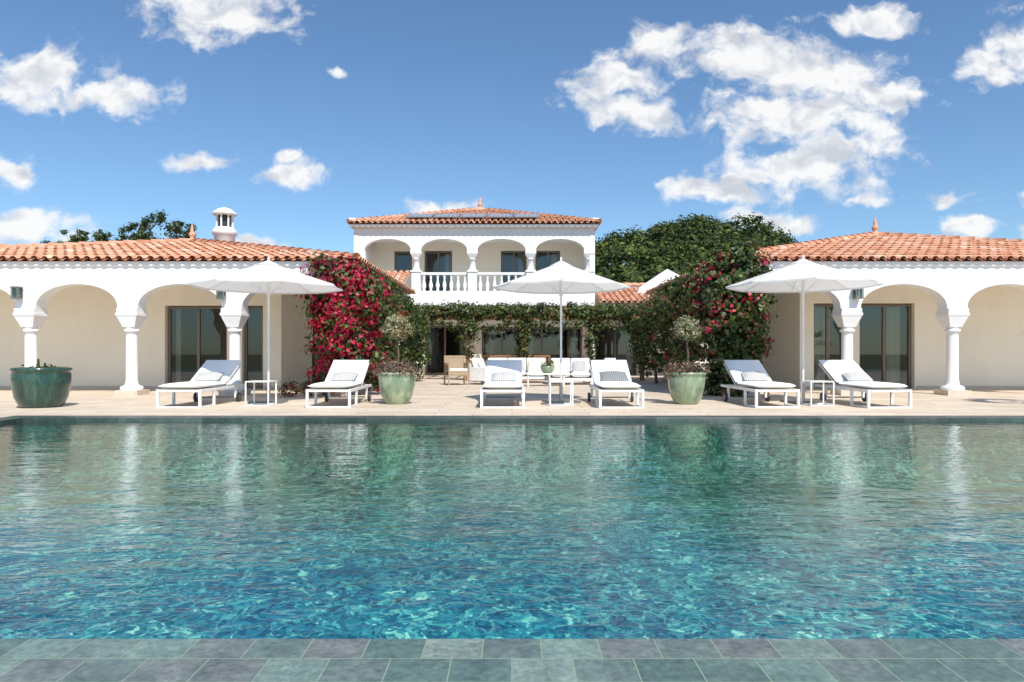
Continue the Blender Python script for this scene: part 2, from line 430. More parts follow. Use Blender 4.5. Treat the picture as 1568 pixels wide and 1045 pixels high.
def window(mb,a,b,za,zb,y,n,fi,gi,f=.055):
    mb.box(a,a+f,y-.04,y+.04,za,zb,fi);mb.box(b-f,b,y-.04,y+.04,za,zb,fi)
    mb.box(a+f,b-f,y-.04,y+.04,zb-f,zb,fi);mb.box(a+f,b-f,y-.04,y+.04,za,za+f,fi)
    for i in range(1,n):
        x=a+(b-a)*i/n; mb.box(x-f*.6,x+f*.6,y-.035,y+.035,za+f,zb-f,fi)
    mb.add([(a+f,y,za+f),(b-f,y,za+f),(b-f,y,zb-f),(a+f,y,zb-f)],[(0,1,2,3)],gi)
def curtain(mb,a,b,y,z0,z1,mi):
    n=int((b-a)/.03)+2; vs=[];
    for i in range(n):
        x=a+(b-a)*i/(n-1); yy=y+.045*math.sin(x*42)+.015*math.sin(x*97)
        vs+=[(x,yy,z0),(x,yy,z1)]
    mb.add(vs,[(2*i,2*i+2,2*i+3,2*i+1) for i in range(n-1)],mi,True)
def lantern(mb,x,y,z,mi=0):
    mb.box(x-.05,x+.05,y-.03,y,z-.02,z+.14,mi)
    mb.box(x-.085,x+.085,y-.19,y-.03,z-.12,z-.1,mi); mb.box(x-.085,x+.085,y-.19,y-.03,z+.12,z+.15,mi)
    for sx in(-.08,.065):
        for sy in(-.185,-.05): mb.box(x+sx,x+sx+.015,y+sy,y+sy+.015,z-.1,z+.12,mi)
    mb.box(x-.06,x+.06,y-.17,y-.06,z-.1,z+.12,mi+1)

villa=empty('white_villa')
WY=15.3; RY=17.6; ZS=1.93; ZC=2.47; ZT=2.86
def wing(tag,cols,side_x,room_x,outer_x,ops,apex,inner_eave,outer_eave,lampx):
    mb=MB([m_white,m_trim])
    xs=sorted(cols)
    arch_wall(mb,xs,WY-.17,WY+.17,ZS,ZC,ZT,.222)
    ys=[15.3,17.65,20.0,22.35]
    mb.M=Matrix.Translation((side_x,0,0))@Matrix.Rotation(R(90),4,'Z')
    arch_wall(mb,[ys[0]+.17]+ys[1:],-.17,.17,ZS,ZC,ZT,.2)
    mb.M=Matrix.Identity(4)
    mb.obj(tag+'_arcade_wall',villa)
    mb=MB([m_white,m_trim])
    for x in xs: column(mb,x,WY,ZS,1.52)
    for y in ys[1:]: column(mb,side_x,y,ZS,1.52)
    mb.obj(tag+'_columns',villa)
    mb=MB([m_white])
    a,b=min(inner_eave,outer_eave),max(inner_eave,outer_eave)
    mb.box(a+.16,b-.16,15.085,15.6,ZT,2.972)
    s=1 if side_x<0 else -1
    x1=side_x+s*.27
    mb.box(min(x1,x1-s*.4),max(x1,x1-s*.4),15.6,23.4,ZT,2.93)
    mb.obj(tag+'_cornice',villa,.02)
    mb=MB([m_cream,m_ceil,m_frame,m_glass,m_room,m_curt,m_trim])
    rx0,rx1=min(room_x,outer_x),max(room_x,outer_x)
    wall(mb,rx0,rx1,RY,RY+.28,0,2.83,[(o[0],o[1],o[2],o[3]) for o in ops])
    for o in ops:
        window(mb,o[0]+.02,o[1]-.02,o[2]+.02,o[3]-.02,RY+.17,o[4],2,3)
        mb.box(o[0],o[1],RY+.0,RY+.12,0.0,.018,6)
        for ca,cb in o[5]: curtain(mb,ca,cb,RY+.42,.05,o[3]-.02,5)
    mb.M=Matrix.Translation((room_x,0,0))@Matrix.Rotation(R(90),4,'Z')
    off=(0,.28) if side_x<0 else (-.28,0)
    wall(mb,RY+.281,23.2,off[0],off[1],0,2.83,[(20.3,21.7,0,2.16)])
    window(mb,20.32,21.68,.02,2.14,(off[0]+off[1])/2,2,2,3)
    mb.M=Matrix.Identity(4)
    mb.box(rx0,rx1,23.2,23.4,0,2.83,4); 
    e0=outer_x if outer_x<0 else outer_x-.2
    mb.box(e0,e0+.2,RY+.28,23.2,0,2.83,0)
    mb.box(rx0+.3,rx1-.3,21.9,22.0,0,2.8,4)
    mb.box(a+.3,b-.3,15.5,23.5,2.835,2.858,1)
    x=rx0
    for o in sorted(ops):
        if o[0]>x: mb.box(x,o[0]-.05,RY-.02,RY,0,.09,6)
        x=o[1]+.05
    mb.box(x,rx1,RY-.02,RY,0,.09,6)
    mb.obj(tag+'_rooms',villa)
    mb=MB([m_frame,m_glass])
    for lx in lampx: lantern(mb,lx,WY-.17,2.25)
    mb.obj(tag+'_wall_lanterns',villa)
    hip_roof(tag+'_tiled_roof',villa,a,b,15.03,23.7,3.0,apex,apex)
    finial(tag+'_roof_finial',villa,apex[0],apex[1],apex[2]+.05)
wing('west_wing',[-15.3,-13.05,-10.78,-8.52,-6.21,-3.9],-3.9,-5.95,-15.9,
     [(-8.95,-7.35,0,2.16,2,[(-8.86,-8.72)]),(-6.96,-6.42,0,2.16,1,[(-6.6,-6.45)])],
     (-8.95,19.1,4.02),-3.42,-16.6,[-10.9,-6.4])
wing('east_wing',[5.2,7.51,9.87,12.2,14.5],5.2,7.42,15.2,
     [(7.78,8.62,0,2.22,2,[(7.85,8.4)]),(8.96,10.38,0,2.22,2,[(9.9,10.25)])],
     (10.16,19.1,4.2),4.72,16.9,[7.62])

# chimney
mb=MB([m_white,m_black,m_tile])
cx,cy=-8.42,20.0
mb.lathe(cx,cy,[(.29,3.4),(.29,4.36),(.33,4.38),(.35,4.45),(.35,4.5),(.30,4.53),(.27,4.6)],0,24)
mb.lathe(cx,cy,[(.17,4.6),(.17,4.96)],1,16)
for i in range(7):
    a=2*math.pi*i/7+.2
    x=cx+.22*math.cos(a);y=cy+.22*math.sin(a)
    mb.tube((x,y,4.58),(x,y,4.97),.028,0)
mb.lathe(cx,cy,[(.30,4.96),(.34,4.98),(.34,5.03),(.27,5.07),(.2,5.14),(.08,5.18),(.03,5.2)],0,24)
mb.obj('chimney',villa)

# ------------------------------------------------------------ central house
UY=27.0
mb=MB([m_white,m_trim])
uc=[-6.0,-3.78,-1.56,.74,3.04]
arch_wall(mb,uc,UY-.16,UY+.16,4.95,5.42,5.86,.2)
mb.box(-6.22,-6.0,UY-.18,35,0,6.12); mb.box(3.04,3.26,UY-.18,35,0,6.12)
mb.box(-6.0,-5.78,UY-.16,UY+.16,3.0,4.948); 
mb.box(-6.4,-6.1,UY-.3,UY+.1,6.12,6.22); mb.box(3.1,3.4,UY-.3,UY+.1,6.12,6.22)
mb.obj('upper_arcade_wall',villa,.01)
mb=MB([m_white,m_trim])
for x in uc[1:]:
    mb.box(x-.17,x+.17,UY-.17,UY+.17,3.28,4.12)
    mb.box(x-.21,x+.21,UY-.21,UY+.21,4.12,4.18)
    mb.lathe(x,UY,[(.16,4.18),(.17,4.22),(.13,4.25),(.12,4.3),(.115,4.6),(.15,4.62),(.15,4.66),(.12,4.68)],0,20)
    vs=[]
    for h,z in((.13,4.68),(.2,4.82),(.21,4.84),(.21,4.948)):
        vs+=[(x-h,UY-h,z),(x+h,UY-h,z),(x+h,UY+h,z),(x-h,UY+h,z)]
    fs=[(3,2,1,0),(12,13,14,15)]
    for j in range(3):
        for i in range(4): fs.append((4*j+i,4*j+(i+1)%4,4*j+4+(i+1)%4,4*j+4+i))
    mb.add(vs,fs,0)
mb.obj('upper_columns',villa)
mb=MB([m_white])
for a,b in zip(uc[1:-1],uc[2:]):
    mb.box(a+.171,b-.171,UY-.09,UY+.09,4.02,4.11); mb.box(a+.171,b-.171,UY-.08,UY+.08,3.28,3.37)
    n=7
    for i in range(n):
        x=a+.17+(b-a-.34)*(i+.5)/n
        mb.lathe(x,UY,[(.06,3.37),(.06,3.41),(.035,3.44),(.075,3.56),(.08,3.62),(.045,3.76),(.032,3.84),(.05,3.88),(.04,3.92),(.06,3.97),(.06,4.02)],0,12)
mb.obj('balustrade',villa)
mb=MB([m_white,m_ceil,m_cream,m_frame,m_glass,m_room,m_curt,m_black])
mb.box(-3.95,3.22,UY-.28,29.0,2.78,3.278,0)
mb.box(-6.0,-3.95,UY-.1,29.0,2.78,3.278,0)
mb.box(-5.78,3.04,UY+.16,29.0,5.6,5.7,1)
ups=[(-5.0,-4.25,4.3,5.25),(-3.72,-2.55,3.3,5.27),(-.47,.62,3.3,5.27),(1.0,2.05,3.3,5.27)]
wall(mb,-6.0,3.04,29.0,29.25,3.0,5.7,ups,2)
for i,o in enumerate(ups):
    window(mb,o[0]+.02,o[1]-.02,o[2]+.02,o[3]-.02,29.1,1 if i==0 else 2,3,4)
    if i: curtain(mb,o[1]-.35,o[1]-.08,29.4,3.35,5.2,6)
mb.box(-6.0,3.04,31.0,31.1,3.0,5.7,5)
mb.box(-5.9,3.0,29.25,31,3.0,3.1,5)
for x in(-3.1,-1.5,.3,2.2):
    mb.tube((x,UY-.28,2.95),(x,UY-.42,2.93),.03,0)
gf=[(-3.6,-1.95,0,2.05),(-1.25,2.9,.05,2.0),(3.4,5.15,0,2.05)]
wall(mb,-6.5,8.2,28.2,28.45,0,2.78,gf,2)
window(mb,-1.23,2.88,.07,1.98,28.32,5,3,4,.06)
window(mb,-3.58,-1.97,.02,2.03,28.32,2,3,4,.06)
window(mb,3.42,5.13,.02,2.03,28.32,2,3,4,.06)
mb.box(-6.5,8.2,31.5,31.6,0,2.78,5)
mb.box(-6.5,8.2,28.45,31.5,2.7,2.77,5)
for a,b in((-1.1,-.7),(.5,.9),(2.3,2.75),(-2.2,-2.05),(4.8,5.05)): curtain(mb,a,b,28.55,.05,1.95,6)
mb.obj('central_house_walls',villa)
mb=MB([m_white])
mb.box(-6.34,3.38,UY-.42,UY+.15,5.862,5.95)
mb.obj('central_cornice',villa)
hip_roof('central_tiled_roof',villa,-6.36,3.42,26.52,35.4,6.0,(-1.7,31,7.40),(-1.2,31,7.40))
finial('central_roof_finial',villa,-1.45,31,7.45,1.2)
mb=MB([m_solar,m_grey,m_metal])
sl=math.atan2(1.40,4.48)
mb.M=Matrix.Translation((0,27.0,6.0+.48*math.tan(sl)+.13))@Matrix.Rotation(sl,4,'X')
for i in range(5):
    x=-4.2+i*1.07
    mb.box(x,x+1.03,0,1.2,0,.035,1); mb.box(x+.02,x+1.01,.02,1.18,.035,.04,0)
    for k in range(1,6): mb.box(x+.02+k*.165-.004,x+.02+k*.165+.004,.02,1.18,.04,.043,2)
    for sx in(x+.1,x+.9): mb.box(sx,sx+.04,.1,1.1,-.08,0,2)
mb.M=Matrix.Identity(4)
mb.obj('solar_panels',villa)
mb=MB([m_tile,m_pan,m_white,m_cream])
roof_side(mb,(-6.6,25.1,3.5),(-3.98,25.1,3.5),(-6.6,26.83,4.12),(-3.98,26.83,4.12))
mb.box(-6.6,-3.98,25.25,26.8,0,3.45,2)
roof_side(mb,(3.35,25.7,2.85),(8.3,25.7,2.85),(3.35,28.4,3.62),(8.3,28.4,3.62))
mb.box(3.4,8.3,25.9,26.1,2.45,2.83,2)
mb.box(3.4,8.3,28.4,28.6,2.8,3.75,2)
ridge_caps(mb,(3.35,28.42,3.72),(8.3,28.42,3.72))
vs=[(5.0,27.2,3.3),(6.9,27.2,3.3),(6.9,27.2,3.9),(6.2,27.2,4.28),(5.1,27.2,3.55)]
vb=[(a,27.9,c) for a,b,c in vs]
mb.add(vs+vb,[(0,1,2,3,4),(9,8,7,6,5),(0,5,6,1),(1,6,7,2),(2,7,8,3),(3,8,9,4),(4,9,5,0)],2)
mb.obj('lower_roofs',villa)

# ------------------------------------------------------------ pergola + vine
perg=empty('pergola')
mb=MB([m_wood,m_white])
for y in(23.1,26.6): mb.box(-3.5,4.5,y-.06,y+.06,2.22,2.38,0)
for i in range(16):
    x=-3.4+i*.52; mb.box(x-.035,x+.035,22.9,26.7,2.38,2.46,0)
for x in(-3.4,-1.5,.42,2.66,4.4):
    mb.box(x-.07,x+.07,23.03,23.17,0,2.22,0)
mb.obj('pergola_frame',perg)
def fgreen(cc,nl):
    return np.where(np.random.rand(nl)<.08,2,np.where(np.random.rand(nl)<.25,1,0))
bl=[]
for i in range(17):
    x=-3.5+i*.5; bl.append(((x,23.0+random.uniform(-.1,.1),2.28+random.uniform(-.05,.06)),(.36,.34,.25),40))
for i in range(26):
    bl.append(((random.uniform(-3.4,4.4),random.uniform(23.4,26.6),2.52),(.45,.45,.10),9))
for x,w in((-1.5,.34),(.42,.27),(2.66,.32),(-3.3,.3),(4.2,.3)):
    bl.append(((x+.05,23.0,1.9),(w,.24,.34),32)); bl.append(((x,23.0,1.5),(w*.8,.2,.35),24)); bl.append(((x,23,1.05),(w*.55,.14,.4),13)); bl.append(((x+.05,23,.6),(w*.35,.1,.4),6))
for x in np.arange(-3.2,4.3,.28):
    L=random.uniform(.1,.5); bl.append(((x,22.9,2.0-L/2),(.07,.08,L/2),5))
P,Q,mi=clumps(bl,16,.13,fgreen)
leafmesh('vine_foliage',P,Q,np.random.uniform(.035,.065,len(P)),mi,[m_leaf,m_dleaf,m_dry],perg)

# ------------------------------------------------------------ bougainvillea
def boug(name,blobs,ff,stems):
    root=empty(name)
    mb=MB([m_bark])
    for st in stems:
        for a,b,r0,r1 in st: mb.tube(a,b,r0,0,7,r1)
    mb.obj('stems',root)
    P,Q,mi=clumps(blobs,24,.15,ff)
    leafmesh('foliage',P,Q,np.random.uniform(.034,.066,len(P)),mi,[m_leaf,m_dleaf,m_dry,m_flow],root,.7)
    return root
def ff_left(cc,nl):
    p=.84 if (cc[0]<-3.05 and cc[1]<16.4) else (.12 if cc[1]<18 else .02)
    if cc[2]>2.7 and random.random()<.45: p*=.2
    if random.random()<.16: p*=.1
    if random.random()<p: return np.where(np.random.rand(nl)<.82,3,0)
    return np.where(np.random.rand(nl)<.3,1,0)
def ff_right(cc,nl):
    p=.14 if cc[1]<16.2 else .05
    if cc[0]<4.5 and cc[1]<16 and cc[2]>1.4: p=.40
    if cc[2]<1.2: p=.05
    if random.random()<p*.7: return np.where(np.random.rand(nl)<.7,3,1)
    if random.random()<.26: return np.where(np.random.rand(nl)<.6,2,0)
    return np.where(np.random.rand(nl)<.35,1,0)
boug('bougainvillea',[((-3.85,15.0,2.55),(.72,.5,.50),150),((-3.45,15.1,2.1),(.6,.5,.55),120),((-3.75,15.0,1.6),(.6,.45,.6),140),
  ((-3.55,15.1,.95),(.55,.4,.6),120),((-3.95,14.95,.45),(.4,.35,.35),50),((-3.2,15.8,1.9),(.5,.6,.55),80),((-4.1,15.0,2.1),(.42,.4,.5),80),((-3.9,14.95,1.15),(.4,.35,.45),60),
  ((-3.3,16.8,2.25),(.5,.9,.55),100),((-3.25,18.2,2.05),(.5,1.0,.6),100),((-3.2,19.8,1.95),(.5,1.0,.55),100),((-3.15,21.4,1.95),(.45,1.0,.5),90),
  ((-3.35,17.8,1.2),(.35,1.0,.6),70),((-3.3,20.2,1.15),(.35,.9,.7),70),((-3.1,22.3,1.2),(.35,.5,1.0),80),((-3.1,15.5,.5),(.3,.4,.4),40)],ff_left,
  [[((-3.9,15.15,0),(-3.8,15.1,1.2),.06,.05),((-3.8,15.1,1.2),(-3.6,15.1,2.5),.05,.02)],[((-3.5,18,0),(-3.3,18,2),.05,.02)],[((-3.4,20.5,0),(-3.2,20.4,1.9),.05,.02)]])
boug('bougainvillea',[((4.95,15.0,2.75),(.66,.5,.60),150),((4.5,15.1,2.25),(.6,.5,.55),120),((5.2,15.0,2.1),(.45,.45,.7),100),((4.75,15.0,1.5),(.72,.45,.6),140),
  ((4.85,15.0,.8),(.65,.45,.6),120),((4.7,15.0,.3),(.55,.4,.3),60),((5.2,14.95,1.3),(.35,.4,.5),60),
  ((4.35,16.3,2.3),(.5,.8,.6),100),((4.3,17.8,2.2),(.5,1.0,.6),100),((4.3,19.4,2.15),(.5,1.0,.6),100),((4.25,21.0,2.05),(.5,1.0,.55),100),((4.15,22.6,2.0),(.45,.7,.5),70),
  ((4.35,16.8,1.2),(.4,.9,.7),90),((4.3,18.9,1.1),(.4,1.0,.7),80),((4.2,21.2,1.1),(.35,.9,.8),70)],ff_right,
  [[((5.2,15.1,0),(5.0,15.1,1.4),.06,.05),((5.0,15.1,1.4),(4.8,15.1,2.6),.05,.02)],[((4.5,18.2,0),(4.3,18,2),.05,.02)],[((4.4,20.8,0),(4.2,20.6,1.9),.05,.02)]])
root=empty('flowering_shrub',(-4.75,14.6,0))
P,Q,mi=clumps([((0,0,.16),(.22,.2,.15),24),((.45,.1,.2),(.25,.2,.2),28)],14,.08,lambda c,n:np.where(np.random.rand(n)<.3,1,0))
leafmesh('shrub_foliage',P,Q,np.random.uniform(.02,.04,len(P)),mi,[m_leaf,m_flow],root)

# ------------------------------------------------------------ pool / ground
PX0,PX1,PY0,PY1=-7.1,9.4,2.37,9.9
def frame_sheet(mb,X,Y,z,mi=0):
    for i in range(3):
        for j in range(3):
            if i==1 and j==1: continue
            mb.add([(X[i],Y[j],z),(X[i+1],Y[j],z),(X[i+1],Y[j+1],z),(X[i],Y[j+1],z)],[(0,1,2,3)],mi)
mb=MB([m_ground]); frame_sheet(mb,[-900,PX0,PX1,900],[-300,PY0,PY1,1500],-.09); mb.obj('ground')
mb=MB([m_deck])
mb.box(-22,22,PY1+.35,28.3,-.08,0)
mb.box(-22,PX0-.35,PY0,PY1+.35,-.08,0); mb.box(PX1+.35,22,PY0,PY1+.35,-.08,0)
mb.obj('stone_terrace')
mb=MB([m_slate2])
mb.box(PX0-.35,PX1+.35,PY1,PY1+.347,-.3,.004); mb.box(PX0-.35,PX0,PY0,PY1-.001,-.3,.004); mb.box(PX1,PX1+.35,PY0,PY1-.001,-.3,.004)
mb.obj('pool_coping',None,.006)
mb=MB([m_slate]); mb.box(-22,22,-4,PY0-.001,-.3,-.042); mb.obj('slate_pavement',None,.004)
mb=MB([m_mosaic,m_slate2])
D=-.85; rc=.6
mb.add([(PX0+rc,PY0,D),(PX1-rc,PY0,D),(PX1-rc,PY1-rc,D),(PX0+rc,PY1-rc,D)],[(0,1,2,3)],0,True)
ns=10
def cv(k): a=math.pi/2*k/ns; return rc*math.sin(a),rc*(1-math.cos(a))
for k in range(ns):
    a0,h0=cv(k);a1,h1=cv(k+1)
    xa,xb=PX0+rc-a0,PX1-rc+a0; xc,xd=PX0+rc-a1,PX1-rc+a1
    ya,yb=PY1-rc+a0,PY1-rc+a1
    mb.add([(xa,ya,D+h0),(xb,ya,D+h0),(xd,yb,D+h1),(xc,yb,D+h1)],[(0,1,2,3)],0,True)
    mb.add([(xa,PY0,D+h0),(xa,ya,D+h0),(xc,yb,D+h1),(xc,PY0,D+h1)],[(0,1,2,3)],0,True)
    mb.add([(xb,PY0,D+h0),(xb,ya,D+h0),(xd,yb,D+h1),(xd,PY0,D+h1)],[(3,2,1,0)],0,True)
z0=D+rc; zb=-.12
def ring(za,zc,mi):
    mb.add([(PX0+.002,PY0,za),(PX0+.002,PY1-.002,za),(PX0+.002,PY1-.002,zc),(PX0+.002,PY0,zc)],[(0,1,2,3)],mi)
    mb.add([(PX1-.002,PY0,za),(PX1-.002,PY1-.002,za),(PX1-.002,PY1-.002,zc),(PX1-.002,PY0,zc)],[(3,2,1,0)],mi)
    mb.add([(PX0+.002,PY1-.002,za),(PX1-.002,PY1-.002,za),(PX1-.002,PY1-.002,zc),(PX0+.002,PY1-.002,zc)],[(0,1,2,3)],mi)
ring(z0,zb,0); ring(zb,-.02,1)
mb.add([(PX0,PY0+.002,D),(PX1,PY0+.002,D),(PX1,PY0+.002,-.045),(PX0,PY0+.002,-.045)],[(3,2,1,0)],0)
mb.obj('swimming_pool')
mb=MB([m_water]); mb.add([(PX0,PY0,-.05),(PX1,PY0,-.05),(PX1,PY1,-.05),(PX0,PY1,-.05)],[(0,1,2,3)]); mb.obj('pool_water')

# ------------------------------------------------------------ loungers
def make_lounger(x,y):
    root=empty('sun_lounger',(x,y,0))
    mb=MB([m_metal,m_black,m_grey]); W=.36;L=1.95;t=.022
    for sx in(-W,W):
        mb.box(sx-t,sx+t,0,L,.27,.32,0)
        mb.box(sx-t,sx+t,.0,.045,0,.27,0)
        mb.box(sx-t,sx+t,.55,.59,0,.27,0)
        mb.box(sx-t,sx+t,.045,.55,0,.03,0)
        mb.box(sx-t,sx+t,1.5,1.55,.08,.27,0)
    mb.box(-W+t,W-t,0,.045,.275,.315,0); mb.box(-W+t,W-t,L-.045,L,.275,.315,0); mb.box(-W+t,W-t,1.2,1.24,.275,.315,0)
    mb.box(-W+t,W-t,0,.04,0.0,.03,0)
    for i in range(9):
        yy=.1+i*.12; mb.box(-W+t,W-t,yy,yy+.05,.29,.305,2)
    mb.tube((-W-.04,1.55,.09),(W+.04,1.55,.09),.012,2)
    for sx in(-W-.05,W+.05):
        mb.tube((sx-.02,1.55,.09),(sx+.02,1.55,.09),.09,1,18); mb.tube((sx-.023,1.55,.09),(sx+.023,1.55,.09),.05,2,14)
    A=R(29)
    for sx in(-W,W): mb.tube((sx*.93,1.15,.33),(sx*.93,1.15+.82*math.cos(A),.33+.82*math.sin(A)),.016,0)
    mb.tube((-W*.93,1.15+.8*math.cos(A),.33+.8*math.sin(A)),(W*.93,1.15+.8*math.cos(A),.33+.8*math.sin(A)),.016,0)
    mb.tube((0,1.7,.3),(0,1.15+.6*math.cos(A),.33+.6*math.sin(A)),.014,2)
    mb.obj('frame',root,.004)
    cushion('seat_mattress',(.70,1.2,.10),(0,.58,.375),(0,0,0),m_cush,root,.12)
    cushion('back_mattress',(.70,.84,.10),(0,1.15+.42*math.cos(A)-.02,.395+.42*math.sin(A)),(A,0,0),m_cush,root,.12)
    return root
LY=11.62
lg=make_lounger(-5.68,LY)
cushion('pillow',(.46,.32,.13),(.02,1.12,.50),(R(24),0,.03),m_pill,lg,.8)
for x,k,rz,py in((-3.14,0,.02,1.14),(-.16,0,0,1.12),(1.86,1,-.02,1.2),(4.54,0,0,1.15),(6.42,0,.02,1.1)):
    n=dup(lg,(x,LY+random.uniform(-.05,.05),0),rz)
    for c in n.children:
        if c.name.startswith('pillow'):
            c.location.y=py; c.rotation_euler=(R(24),0,random.uniform(-.12,.12))
            if k:
                c.data=c.data.copy(); c.data.materials[0]=m_pilld; c.scale=(1.1,1.25,1)

# ------------------------------------------------------------ umbrellas
def make_umbrella(x,y):
    root=empty('patio_umbrella',(x,y,0))
    Rr=1.40;zr=2.2;za=2.66
    mb=MB([m_canopy])
    vs=[];fs=[];seg=32
    def zz(r): return zr+(za-zr)*(1-r/Rr)**1.03
    prof=[(r,zz(r)) for r in(.02,.20,.50,.8,1.1,1.40)]
    for r,z in prof:
        for i in range(seg):
            a=2*math.pi*i/seg+math.pi/8
            k=i%4; fr=k/4
            loc=(2*math.pi/8); aa=(fr-.5)*loc
            rad=r*math.cos(loc/2)/math.cos(aa)
            rad*=1-.012*math.sin(math.pi*fr)*(r/Rr)
            sag=-.014*math.sin(math.pi*fr)*(r/Rr)
            vs.append((rad*math.cos(a),rad*math.sin(a),z+sag))
    for j in range(len(prof)-1):
        for i in range(seg):
            kk=(i+1)%seg; fs.append((j*seg+i,j*seg+kk,(j+1)*seg+kk,(j+1)*seg+i))
    fs.append(tuple(range(seg)))
    mb.add(vs,fs,0,False)
    b=len(prof)-1; hem=[vs[b*seg+i] for i in range(seg)]
    hv=hem+[(v[0],v[1],v[2]-.03) for v in hem]
    mb.add(hv,[(i,(i+1)%seg,seg+(i+1)%seg,seg+i) for i in range(seg)],0)
    vc=[(.24*math.cos(2*math.pi*i/8+math.pi/8),.24*math.sin(2*math.pi*i/8+math.pi/8),zz(.24)+.012) for i in range(8)]+[(0,0,za+.04)]
    mb.add(vc,[(i,(i+1)%8,8) for i in range(8)],0)
    mb.obj('canopy',root)
    mb=MB([m_metal,m_grey])
    mb.tube((0,0,.05),(0,0,za),.022,0,14); mb.lathe(0,0,[(.02,za+.03),(.025,za+.07),(.008,za+.10)],0,10)
    mb.lathe(0,0,[(.04,2.03),(.04,2.10)],0,12); mb.lathe(0,0,[(.04,2.52),(.04,2.58)],0,12)
    for i in range(8):
        a=2*math.pi*i/8+math.pi/8; c,s=math.cos(a),math.sin(a)
        mb.tube((.04*c,.04*s,za-.04),(1.37*c,1.37*s,zr-.012),.007,0,6)
        mb.tube((.05*c,.05*s,2.07),(.60*c,.60*s,zz(.6)-.02),.005,0,6)
    mb.lathe(0,0,[(.035,.04),(.035,.38)],1,12)
    mb.box(-.30,.30,-.30,.30,0,.045,1)
    mb.obj('pole_and_base',root)
    return root
um=make_umbrella(-4.6,12.9)
um.rotation_euler=(0,0,.10)
dup(um,(.93,12.95,0),R(20),(.93,.93,1.0)); dup(um,(5.5,12.9,0),R(8),(1.0,1.0,1.012))
def table(x,y):
    root=empty('side_table',(x,y,0)); mb=MB([m_metal]); w=.20;t=.012
    for sx in(-w,w):
        for sy in(-w,w): mb.box(sx-t,sx+t,sy-t,sy+t,0,.42)
    mb.box(-w-t,w+t,-w-t,w+t,.42,.44)
    for s in(-w,w):
        mb.box(-w+t,w-t,s-t,s+t,0,.022); mb.box(s-t,s+t,-w+t,w-t,0,.022)
    mb.obj('frame',root,.003); return root
tb=table(-4.52,12.3); dup(tb,(.88,12.35,0)); dup(tb,(5.5,12.3,0)); 
# ------------------------------------------------------------ pots
def pot(name,x,y,prof,mat):
    root=empty(name,(x,y,0)); mb=MB([mat,m_soil])
    mb.lathe(0,0,prof,0,36,True,False)
    top=max(p[1] for p in prof)
    mb.lathe(0,0,[(.01,top-.07),(prof[-1][0]+.01,top-.07)],1,24,True,False)
    mb.lathe(0,0,[(prof[0][0]-.002,0.002),(.01,.002)],0,24,True,False)
    mb.obj('glazed_pot',root); return root
pd=pot('potted_succulent',-8.2,11.9,[(.29,0),(.33,.03),(.40,.18),(.435,.38),(.445,.56),(.43,.62),(.455,.64),(.455,.68),(.42,.69),(.40,.66),(.39,.6)],m_potd)
P,Q,mi=clumps([((0,0,.63),(.3,.3,.05),26)],12,.08,lambda c,n:np.zeros(n,int))
leafmesh('groundcover',P,Q,np.random.uniform(.02,.04,len(P)),mi,[m_leaf],pd)
mb=MB([m_leaf])
for (x,y,h,r) in((-.02,-.05,.84,.03),(.05,0,.77,.025),(-.08,.03,.74,.025),(.15,-.1,.72,.02)): mb.tube((x,y,.6),(x*1.2,y,h),r,0,8,r*.6)
mb.obj('succulent_stems',pd)
pl=[(.20,0),(.22,.02),(.28,.14),(.325,.32),(.345,.48),(.335,.53),(.36,.55),(.36,.585),(.33,.59),(.31,.56),(.30,.5)]
def planter(x,y,crownz,cr,fol):
    r=pot('potted_standard_tree',x,y,pl,m_potl)
    mb=MB([m_bark]); 
    mb.tube((0,0,.5),(.03,0,.9),.022,0,8,.02); mb.tube((.03,0,.9),(-.01,.0,crownz-.05),.02,0,8,.015)
    for i in range(9):
        a=i*2.4; mb.tube((-.01,0,crownz-.12),(.2*math.cos(a),.2*math.sin(a),crownz+random.uniform(-.05,.18)),.009,0,5,.004)
    mb.obj('trunk',r)
    P,Q,mi=clumps([((0,0,crownz),(cr,cr,cr*.85),110)],18,.07,lambda c,n:np.where(np.random.rand(n)<fol,1,0),.2)
    leafmesh('crown',P,Q,np.random.uniform(.016,.032,len(P)),mi,[m_olive,m_dry],r,.5)
    P,Q,mi=clumps([((0,0,.66),(.36,.36,.14),70),((.15,-.1,.6),(.28,.25,.12),30),((-.18,-.1,.6),(.25,.22,.1),24)],14,.08,lambda c,n:np.where(np.random.rand(n)<.75,0,1),.2)
    leafmesh('underplanting',P,Q,np.random.uniform(.014,.03,len(P)),mi,[m_purple,m_dleaf],r)
    return r
planter(-2.13,12.65,1.44,.26,.3); planter(3.22,12.6,1.40,.22,.1)

pp=pot('potted_palm',10.1,12.2,pl,m_potd)
mb=MB([m_bark,m_leaf]); mb.tube((0,0,.5),(0,0,1.2),.07,0,10,.05)
for i in range(18):
    a=i*2.399+.4; el=random.uniform(.15,1.1); L=random.uniform(.75,1.05)
    d=Vector((math.cos(a)*math.cos(el),math.sin(a)*math.cos(el),math.sin(el)))
    A=Vector((0,0,1.15)); B=A+d*L*.55; mb.tube(A,B,.009,1,5,.006)
    side=d.cross(Vector((0,0,1))).normalized()
    for k in range(-6,7):
        t=k/6*1.1; dd=(d*math.cos(t)+side*math.sin(t)).normalized(); w=dd.cross(d.cross(side)).normalized()*.018
        E=B+dd*(.5-.1*abs(k)/6)-Vector((0,0,.07)); Mi=B+dd*.22
        mb.add([B,Mi+w,E,Mi-w],[(0,1,2,3)],1)
mb.obj('fronds',pp)

